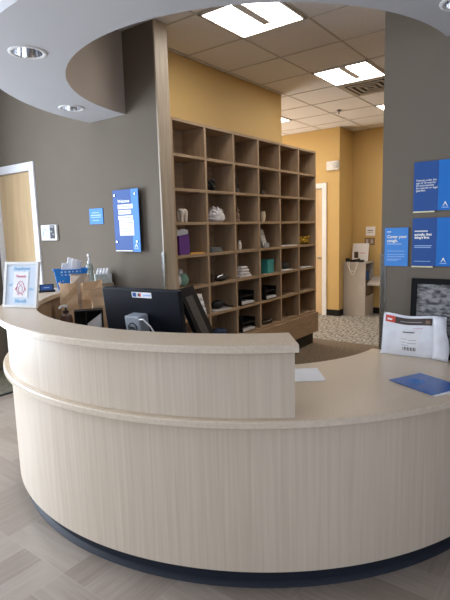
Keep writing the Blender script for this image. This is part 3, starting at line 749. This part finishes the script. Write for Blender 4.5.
def flat(name, m, corners, z, th, label, cat):
    return tag(MB().prism(corners, z, z + th).build(name, m), label, cat)
a_, b_, c_ = Vector((2.27, 1.12)), Vector((2.098, 0.988)), Vector((-0.61, 0.79)).normalized() * 0.279
flat('paper_sheet', M['paper'], [tuple(a_), tuple(a_ + c_), tuple(b_ + c_), tuple(b_)], LZ + 0.0005, 0.002, 'white paper sheet on the lower counter beside the raised section', 'paper')
A, B_, D_ = Vector((2.258, 0.738)), Vector((2.438, 0.630)), Vector((2.146, 0.514))
s1 = (D_ - A); n1 = s1.normalized() * 0.010; e1 = (B_ - A).normalized() * 0.006
flat('letter_sheet', M['paper'], [tuple(A + n1 + e1), tuple(B_ + n1 + e1), tuple(B_ + s1 + n1 * 1.4 + e1), tuple(A + s1 + n1 * 1.4 + e1)], LZ + 0.0005, 0.002, 'white sheet peeking out from under the blue brochure', 'paper')
br = thing('blue_brochure', 'glossy cobalt blue brochure lying on the lower counter', 'brochure', (A.x, A.y, LZ + 0.0028), math.atan2(s1.y, s1.x))
Lb, Wb = s1.length, (B_ - A).length
MB().box(0, Lb, 0, Wb, 0, 0.003).build('cover', M['brochure'], br)
bars_ = MB()
for k in range(6): bars_.box(0.05 + 0.012 * k, 0.056 + 0.012 * k, 0.05, 0.13 - 0.008 * (k % 3), 0.0031, 0.0036)
bars_.build('printed_lines', M['blue3'], br)

# ------------------------------------------------------------------ on the raised counter
# picture frame with the penguin drawing
t = thing('photo_frame', 'white framed card with a pink penguin drawing standing on the raised counter', 'picture frame', (1.570, 2.742, TZ + 0.0005), math.atan2(-0.235, 0.085))
R = Matrix.Rotation(-0.20, 4, 'X')
fw, fh, fb = 0.122, 0.278, 0.017
MB().box(-fw, -fw + fb, -0.010, 0.010, 0, fh, R).box(fw - fb, fw, -0.010, 0.010, 0, fh, R).box(-fw + fb, fw - fb, -0.010, 0.010, 0, fb, R).box(-fw + fb, fw - fb, -0.010, 0.010, fh - fb, fh, R).build('frame', M['white'], t)
pl = MB().box(-fw + fb + 0.0005, fw - fb - 0.0005, -0.003, 0.006, fb + 0.0005, fh - fb - 0.0005, R).build('mat_card', M['paleblue'], t)
ic = MB().box(-0.053, 0.053, -0.0065, -0.0035, 0.062, 0.218, R).build('inner_card', M['paper'], t)
MB().box(-0.02, 0.02, 0.03, 0.036, 0.0, 0.22).box(-0.02, 0.02, 0.02, 0.05, 0, 0.003).build('easel_back', M['blacksoft'], t, rot=(0.0, 0, 0)).location = (0, 0.045, 0)
def onframe(x, z, y): return tuple(R @ Vector((x, y, z)))
RR = (PI / 2 - 0.20, 0, 0)
lettering('Employee', 0.030, M['skyink'], t, onframe(0, 0.228, -0.0036), align='CENTER', rot=RR, shear=0.25, bold=0.0004)
lettering('Month', 0.032, M['skyink'], t, onframe(0, 0.030, -0.0036), align='CENTER', rot=RR, shear=0.25, bold=0.0006)
lettering('of', 0.026, M['skyink'], t, onframe(-0.088, 0.13, -0.0036), rot=RR, shear=0.25)
lettering('the', 0.026, M['skyink'], t, onframe(0.058, 0.105, -0.0036), rot=RR, shear=0.25)
lettering('Penguin', 0.023, M['pink'], ic, onframe(0, 0.183, -0.0070), align='CENTER', rot=RR, shear=0.2, bold=0.0004)
dr = MB()
def outl(pts, r=0.0016, closed=True): dr.tube([R @ Vector((x, -0.0072, z)) for x, z in pts], r, 6, closed)
outl([(0.026 * math.cos(a) * (1.0 if math.sin(a) > 0 else 1.2), 0.12 + (0.040 if math.sin(a) > 0 else 0.036) * math.sin(a)) for a in [2 * PI * k / 24 for k in range(24)]])
outl([(0.014 * math.cos(a), 0.112 + 0.022 * math.sin(a)) for a in [2 * PI * k / 16 for k in range(16)]], 0.0011)
for s in (-1, 1):
    outl([(s * 0.025, 0.128), (s * 0.040, 0.108), (s * 0.030, 0.106)], 0.0016, False)
    outl([(s * 0.010, 0.084), (s * 0.022, 0.078), (s * 0.008, 0.077)], 0.0016, False)
    outl([(s * 0.009, 0.143), (s * 0.009, 0.147)], 0.0018, False)
outl([(-0.005, 0.138), (0.0, 0.132), (0.005, 0.138)], 0.0014)
dr.build('penguin_drawing', M['pink'], ic)

# little card stand with blue face
t = thing('card_stand', 'small black stand with a blue face by the white framed card', 'stand', (2.118, 3.305, TZ + 0.0005), math.atan2(-0.65, 0.85))
R = Matrix.Rotation(-0.45, 4, 'X')
MB().box(-0.052, 0.052, -0.004, 0.004, 0.004, 0.062, R).build('back_plate', M['black'], t, bevel=0.002)
MB().box(-0.062, 0.062, -0.022, 0.035, 0, 0.008).box(-0.062, -0.050, -0.028, -0.020, 0, 0.018).box(0.050, 0.062, -0.028, -0.020, 0, 0.018).build('base', M['black'], t, bevel=0.002)
MB().box(-0.042, 0.042, -0.0055, -0.0042, 0.012, 0.055, R).build('blue_face', M['periwinkle'], t)
MB().box(-0.02, 0.02, -0.0066, -0.0057, 0.030, 0.036, R).build('printed_lines', M['blueline'], t)

# blue basket with holes
t = thing('blue_basket', 'bright blue plastic basket with holes full of white packets', 'basket', (2.352, 3.318, TZ + 0.0005), -0.55)
bw, bd, bh, fl_w = 0.100, 0.060, 0.158, 1.25
def wall_grid(p00, p10, p01, p11, n, m, holes):
    p00, p10, p01, p11 = map(Vector, (p00, p10, p01, p11)); vs, fs = [], []
    for j in range(m + 1):
        for i in range(n + 1):
            u, v = i / n, j / m; vs.append((p00 * (1 - u) + p10 * u) * (1 - v) + (p01 * (1 - u) + p11 * u) * v)
    for j in range(m):
        for i in range(n):
            if (i, j) not in holes: a = j * (n + 1) + i; fs.append((a, a + 1, a + n + 2, a + n + 1))
    return vs, fs
bk = MB()
def ring(s, z): return [(-bw * s, -bd * s, z), (bw * s, -bd * s, z), (bw * s, bd * s, z), (-bw * s, bd * s, z)]
lo, hi_ = ring(1, 0.0015), ring(fl_w, bh)
for k in range(4):
    n = 17 if k % 2 == 0 else 11
    holes = {(i, j) for i in range(1, n - 1, 2) for j in (3, 5, 9, 11)} - ({(i, j) for i in range(5, 12) for j in (3, 5)} if k % 2 == 0 else set())
    bk.add(*wall_grid(lo[k], lo[(k + 1) % 4], hi_[k], hi_[(k + 1) % 4], n, 13, holes))
bk.add(lo, [(0, 1, 2, 3)])
bk.build('basket_body', M['basket'], t, solid=0.002)
rm = MB(); s1_, s2_ = fl_w, fl_w + 0.10
i_, o_ = ring(s1_, bh), ring(s2_, bh)
rm.add(i_ + o_ + [(x, y, z - 0.007) for x, y, z in o_] + [(x, y, z - 0.007) for x, y, z in i_], [(k, (k + 1) % 4, 4 + (k + 1) % 4, 4 + k) for k in range(4)] + [(4 + k, 4 + (k + 1) % 4, 8 + (k + 1) % 4, 8 + k) for k in range(4)] + [(8 + k, 8 + (k + 1) % 4, 12 + (k + 1) % 4, 12 + k) for k in range(4)])
rm.build('basket_rim', M['basket'], t, bevel=0.002)
bm_world = Matrix.Translation((2.352, 3.318, TZ + 0.0005)) @ Matrix.Rotation(-0.55, 4, 'Z')
pk = [(-0.055, -0.028, 0.185, 0.5, 'left end'), (-0.012, 0.022, 0.225, 0.55, 'tallest, leaning at the middle'), (0.022, -0.028, 0.215, 0.45, 'right of the tallest'), (0.055, 0.022, 0.20, 0.35, 'right end')]
for x, y, h, tl, nm in pk:
    o = MB().box(-0.022, 0.022, -0.009, 0.009, -h / 2, h / 2).build('packet', M['paper'], bevel=0.003)
    o.matrix_world = bm_world @ Matrix.Translation((x, y, 0.022 + h * 0.5)) @ Matrix.Rotation(tl * 0.35, 4, 'Y')
    tag(o, 'white packet in the blue basket, ' + nm, 'packet', 'white packets in the blue basket')

# hand sanitizer pump bottle
t = thing('sanitizer_bottle', 'clear pump bottle of sanitizer between blue basket and tissue box', 'bottle', (2.60, 3.40, TZ + 0.0005), 0.6)
MB().lathe([(0.030, 0), (0.035, 0.006), (0.035, 0.14), (0.027, 0.168), (0.015, 0.18)], 24).build('bottle_body', M['gel'], t, True)
MB().lathe([(0.0165, 0.1805), (0.0165, 0.203), (0.007, 0.205), (0.007, 0.24)], 18).build('pump_collar', M['white'], t, True)
MB().lathe([(0.012, 0.2405), (0.015, 0.248), (0.012, 0.262)], 16).tube([(0, 0, 0.251), (-0.03, -0.01, 0.253), (-0.045, -0.014, 0.243)], 0.007).build('pump_head', M['white'], t, True)
# tissue box
t = thing('tissue_box', 'patterned white tissue box on the counter end by the left wall', 'tissue box', (2.755, 3.42, TZ + 0.0005), -0.62)
MB().box(-0.072, 0.072, -0.055, 0.055, 0, 0.078).build('box_body', mat('pale_print_card', (0.70, 0.70, 0.66), 0.6, (0.50, 0.55, 0.52), (35, 35, 35), 3), t, bevel=0.004)
p = MB()
for k in range(4):
    x = -0.05 + 0.026 * k
    p.add([(x - 0.012, -0.03, 0.078), (x + 0.02, -0.03, 0.078), (x + 0.035, 0.0, 0.125), (x + 0.005, 0.0, 0.128), (x - 0.004, 0.03, 0.078), (x + 0.028, 0.03, 0.078)], [(0, 1, 2, 3), (3, 2, 5, 4)])
p.build('tissues', M['paper'], t, True, solid=0.003)

# ------------------------------------------------------------------ behind the raised counter, on the work surface
def paper_bag(x, y, w, d, h, rz, m, label, lean=0.0, seed=1):
    random.seed(seed)
    t = thing('paper_bag', label, 'paper bag', (x, y, LZ + 0.001), rz, 'brown paper bags on the desk')
    vs, fs = [], []; N = 6
    for j in range(N + 1):
        v = j / N; z = h * v
        dd = d * (1 - 0.55 * v ** 2)
        q = [(-w, -dd), (0, -dd * (1 + 0.15 * v)), (w, -dd), (w * (1 - 0.10 * v), 0), (w, dd), (0, dd * (1 + 0.1 * v)), (-w, dd), (-w * (1 - 0.10 * v), 0)]
        for a, b in q:
            k = 0.009 * v + 0.003
            vs.append((a + random.uniform(-k, k) + lean * z, b + random.uniform(-k, k), z + (random.uniform(-0.012, 0.012) if j == N else 0)))
    for j in range(N):
        for i in range(8): fs.append((j * 8 + i, j * 8 + (i + 1) % 8, (j + 1) * 8 + (i + 1) % 8, (j + 1) * 8 + i))
    fs.append(tuple(range(8))[::-1])
    MB().add(vs, fs).build('bag_body', M[m], t, solid=0.002)
    MB().box(-w * 0.95, w * 0.95, -d * 0.62, -d * 0.58, h * 0.80, h * 0.803).build('fold_crease', M['kraft2'], t)
    return t
va = -0.64
paper_bag(2.155, 3.065, 0.062, 0.042, 0.375, va - 0.1, 'kraft', 'brown paper bag standing nearest the blue basket', -0.03, 1)
paper_bag(2.315, 3.165, 0.066, 0.042, 0.425, va, 'kraft2', 'greyish brown paper bag standing at the back of the group', 0.02, 2)
paper_bag(2.265, 2.960, 0.074, 0.042, 0.385, va + 0.05, 'kraft', 'brown paper bag in the middle of the group', 0.02, 3)
paper_bag(2.215, 2.780, 0.086, 0.030, 0.345, va + 0.1, 'kraft', 'brown paper bag standing right beside the monitor', 0.06, 4)

t = thing('brown_bottle', 'brown pump bottle with a white spout behind the raised counter', 'bottle', (1.918, 2.79, LZ + 0.001), 0.4)
MB().lathe([(0.038, 0), (0.043, 0.006), (0.043, 0.17), (0.036, 0.20), (0.018, 0.215)], 24).build('bottle_body', M['amber'], t, True)
MB().lathe([(0.019, 0.2155), (0.019, 0.232), (0.007, 0.234), (0.007, 0.252)], 18).build('pump_collar', M['darkbrown'], t, True)
MB().lathe([(0.014, 0.2525), (0.016, 0.262), (0.013, 0.270)], 16).tube([(0, 0, 0.262), (-0.035, 0.012, 0.266), (-0.050, 0.018, 0.252)], 0.007).build('pump_head', M['white'], t, True)

t = thing('desk_organizer', 'black open desk organizer holding white paper, in front of paper bags', 'organizer', (2.06, 2.737, LZ + 0.001), -0.62)
MB().box(-0.095, 0.095, -0.045, 0.045, 0, 0.01).box(-0.095, -0.087, -0.045, 0.045, 0.01, 0.222).box(0.087, 0.095, -0.045, 0.045, 0.01, 0.222).box(-0.087, 0.087, 0.038, 0.045, 0.01, 0.222).box(-0.087, 0.087, -0.045, 0.038, 0.212, 0.222).box(-0.02, -0.014, -0.045, 0.038, 0.01, 0.212).build('organizer_body', M['black'], t, bevel=0.002)
MB().prism([(-0.012, 0.10), (0.08, 0.10), (0.083, 0.195), (-0.012, 0.13)], -0.002, 0.002, Matrix.Translation((0, -0.03, 0)) @ Matrix.Rotation(PI / 2, 4, 'X')).build('paper_corner', M['paper'], t)

p = MB(); random.seed(5); p.sphere((0, 0, 0.05), 0.05, 0.04, 0.05, 14, 9, jit=0.10); p.sphere((0.035, 0.01, 0.055), 0.035, 0.03, 0.03, 10, 7, jit=0.1)
tag(p.build('cream_cloth', M['cream'], smooth=True, loc=(1.815, 2.835, LZ + 0.006)), 'crumpled cream cloth left of the brown pump bottle', 'cloth')
t = thing('pen_cup', 'black pen cup with dark pens left of the brown pump bottle', 'pen cup', (1.905, 2.945, LZ + 0.001))
MB().lathe([(0.032, 0), (0.036, 0.1), (0.033, 0.1), (0.030, 0.006)], 20).build('cup', M['black'], t, True)
for k, m in enumerate(('navy', 'black', 'navy')):
    a = k * 2.1; MB().tube([(0.015 * math.cos(a), 0.015 * math.sin(a), 0.008), (0.028 * math.cos(a), 0.028 * math.sin(a), 0.17)], 0.005).build('pen', M[m], t, True)

flat('paper_stack', M['paper2'], [(2.00, 2.46), (2.14, 2.55), (2.07, 2.65), (1.93, 2.56)], LZ + 0.001, 0.10, 'stack of papers in front of the paper bag beside the monitor', 'papers')
cb = MB().tube([(1.95, 2.55, LZ + 0.1085), (1.99, 2.57, LZ + 0.1085), (2.03, 2.55, LZ + 0.1085), (2.06, 2.53, LZ + 0.1085), (2.09, 2.54, LZ + 0.1085)], 0.006)
tag(cb.build('black_cable', M['black'], smooth=True), 'black cable lying on the papers left of the monitor', 'cable')

# monitor seen from behind
ang = math.atan2(1.525 - 2.04, 1.699 - 1.646)          # along the monitor's back, seen left to right
t = thing('computer_monitor', 'wide dark computer monitor seen from behind, with a white sticker', 'monitor', (1.670, 1.797, LZ + 0.001), ang)
MBX = Matrix.Translation((0, 0.035, 0.145)) @ Matrix.Rotation(0.12, 4, 'X')
MB().box(-0.249, 0.249, -0.012, 0.022, 0.0, 0.315, MBX).build('monitor_shell', M['monitor'], t, bevel=0.006)
MB().box(-0.242, 0.242, 0.0222, 0.024, 0.012, 0.305, MBX).build('screen', M['black'], t)
nk = MB().box(-0.048, 0.048, -0.085, -0.013, 0.08, 0.195, MBX).build('stand_neck', M['graypl'], t, bevel=0.008)
MB().box(-0.12, 0.12, -0.14, 0.10, 0, 0.012).box(-0.035, 0.035, -0.075, -0.035, 0.0125, 0.24).build('stand_base', M['graypl'], t, bevel=0.004)
MB().tube([MBX @ Vector((0.026 * math.cos(a), -0.0855, 0.135 + 0.026 * math.sin(a))) for a in [2 * PI * k / 24 for k in range(24)]], 0.0028, 6, True).build('round_emblem', M['monitor'], nk)
lettering('DELL', 0.0175, M['monitor'], nk, tuple(MBX @ Vector((0, -0.0856, 0.129))), align='CENTER', rot=(PI / 2 + 0.12, 0, 0), bold=0.0008)
st = MB().box(-0.043, 0.083, -0.0135, -0.0122, 0.272, 0.300, MBX).build('sticker', M['paper'], t)
MB().box(-0.037, -0.014, -0.0145, -0.0136, 0.276, 0.297, MBX).build('sticker_icon', M['periwinkle'], st)
MB().box(-0.004, 0.007, -0.0145, -0.0136, 0.278, 0.294, MBX).build('sticker_icon', M['ink'], st)
MB().box(0.0072, 0.015, -0.0145, -0.0136, 0.278, 0.294, MBX).build('sticker_icon', M['red'], st)
MB().box(0.030, 0.078, -0.0145, -0.0136, 0.281, 0.290, MBX).build('sticker_lettering', M['blueline'], st)
MB().tube([MBX @ Vector(q) for q in ((0.044, -0.080, 0.180), (0.075, -0.085, 0.185), (0.110, -0.080, 0.15), (0.135, -0.07, 0.09), (0.15, -0.05, -0.02))], 0.0042).build('white_cable', M['white'], t, True)

# narrow tilted panel beside it
t = thing('tilted_display', 'narrow black panel with grey speckled face tilted back, right of the wide monitor', 'display', (1.93, 1.505, LZ + 0.001), math.radians(16))
MBX = Matrix.Translation((0, 0.0, 0.05)) @ Matrix.Rotation(-0.43, 4, 'X')
MB().box(-0.105, 0.075, -0.010, 0.014, 0.0, 0.435, MBX).build('display_shell', M['frameblack'], t, bevel=0.001)
MB().box(-0.07, 0.012, -0.0125, -0.0105, 0.10, 0.385, MBX).build('speckled_face', M['screen'], t)
MB().box(-0.03, 0.03, 0.07, 0.09, 0.008, 0.12).box(-0.065, 0.085, -0.06, 0.16, 0, 0.008).build('stand', M['black'], t)

# ------------------------------------------------------------------ far alcove: emergency light, cabinet and its things
t = thing('emergency_light', 'white wall unit high on the ochre wall above the far door', 'wall unit', (BX - 0.001, 3.46, 2.41), -PI / 2)
MB().box(-0.10, 0.11, -0.05, 0, 0, 0.145).build('housing', M['white'], t, bevel=0.01)
MB().lathe([(0.05, 0), (0.05, 0.012), (0.035, 0.02)], 20, Matrix.Translation((0.055, -0.0505, 0.075)) @ Matrix.Rotation(PI / 2, 4, 'X')).build('round_lens', M['paper2'], t, True)

cab = thing('cabinet', 'warm grey cabinet with open shelves in the ochre alcove', 'cabinet', (7.75, 2.955, 0))
cw, cd, chh = 0.38, 0.38, 0.90          # depth along X, along Y, height
MB().box(0, 0.02, 0, cd, 0, chh - 0.021).box(0.0205, cw, cd - 0.02, cd, 0, chh - 0.021).box(cw - 0.02, cw, 0, cd - 0.0205, 0, chh - 0.021).box(0.0205, cw - 0.0205, 0.02, cd - 0.0205, 0.06, 0.08).build('carcass', M['cabgrey'], cab)
MB().box(-0.012, cw, -0.012, cd, chh - 0.02, chh + 0.004).build('cabinet_top', M['cabgrey'], cab, bevel=0.002)
MB().box(0.021, cw - 0.021, 0.03, cd - 0.021, 0.58, 0.60).box(0.021, cw - 0.021, 0.03, cd - 0.021, 0.36, 0.38).build('shelf', M['cabdark'], cab)
MB().box(0.021, cw - 0.021, 0.004, 0.024, 0.0, 0.34).build('lower_door', M['cabgrey'], cab)
MB().box(0.021, cw - 0.021, -0.004, 0.003, 0.36, 0.50).build('dark_drawer', M['cabdark'], cab)
tag(MB().box(7.80, 8.02, 2.99, 3.14, 0.6005, 0.74).build('blue_box', M['blue'], bevel=0.004), 'blue box on the upper shelf of the grey cabinet', 'box')
tag(MB().prism([(0, 0), (0.30, 0.10), (0.30, 0.125), (0, 0.03)], -0.11, 0.11, Matrix.Translation((7.80, 2.84, 0.52)) @ Matrix.Rotation(PI / 2, 4, 'X')).build('paper_flap', M['cabgrey'], bevel=0.002) , 'sloping grey tray sticking out of the cabinet front', 'tray')
t = thing('white_board', 'white sheet leaning on the alcove wall on top of the grey cabinet', 'paper board', (7.985, 3.135, chh + 0.0055), -PI / 2)
R = Matrix.Rotation(-0.18, 4, 'X')
MB().box(-0.15, 0.13, -0.004, 0.004, 0, 0.305, R).build('sheet', M['paper'], t)
MB().box(-0.02, 0.08, -0.0052, -0.0042, 0.135, 0.145, R).build('printed_lines', M['pink'], t)
t = thing('telephone_gear', 'tangle of black gadgets with a white cable on top of the grey cabinet', 'gadget', (7.80, 3.15, chh + 0.0055), -PI / 2)
p = MB(); random.seed(8)
for k in range(9): p.box(-0.15 + 0.034 * k, -0.125 + 0.034 * k, -0.04 + random.uniform(-0.015, 0.01), 0.02, 0, 0.03 + random.uniform(0, 0.035))
p.build('black_adapters', M['black'], t, bevel=0.004)
MB().box(-0.02, 0.04, -0.005, 0.03, 0.066, 0.17).build('handset', M['darkbrown'], t, bevel=0.006)
for w_, z_ in ((0.06, -0.22), (0.09, -0.16)):
    MB().tube([(-0.03 + w_ * math.cos(a) + 0.02, -0.085, 0.01 + z_ * math.sin(a)) for a in [PI * k / 14 for k in range(15)]], 0.005).build('white_cable', M['white'], t, True)
t = thing('wall_notice', 'small white notice on the ochre alcove wall', 'notice', (CX - 0.001, 3.025, 1.33), -PI / 2)
MB().box(-0.08, 0.08, -0.006, 0, 0, 0.155).build('sheet', M['paper'], t)
bars('printed_lines', [(-0.05, 0.05, 0.09, 0.012), (-0.05, 0.04, 0.06, 0.008)], M['ink'], t, -0.0072)
t = thing('wall_outlet', 'grey brown twin outlet plate below the white notice', 'outlet', (CX - 0.001, 3.035, 1.175), -PI / 2)
MB().box(-0.09, 0.085, -0.008, 0, 0, 0.12).build('plate', M['tan'], t, bevel=0.003)
for x in (-0.045, 0.04): MB().box(x - 0.022, x + 0.022, -0.012, -0.0085, 0.025, 0.095).build('socket', M['cabgrey'], t, bevel=0.002)

# door mat by the maple door
t = thing('door_mat', 'olive door mat with a dark edge before the maple door', 'mat', (2.28, 4.82, 0.0))
MB().box(-0.50, 0.50, -0.41, 0.41, 0.0005, 0.010).build('pile', M['mat_dark'], t)
MB().box(-0.53, 0.53, -0.44, -0.411, 0.0005, 0.011).box(-0.53, 0.53, 0.411, 0.44, 0.0005, 0.011).box(-0.53, -0.501, -0.41, 0.41, 0.0005, 0.011).box(0.501, 0.53, -0.41, 0.41, 0.0005, 0.011).build('mat_edge', M['blacksoft'], t)
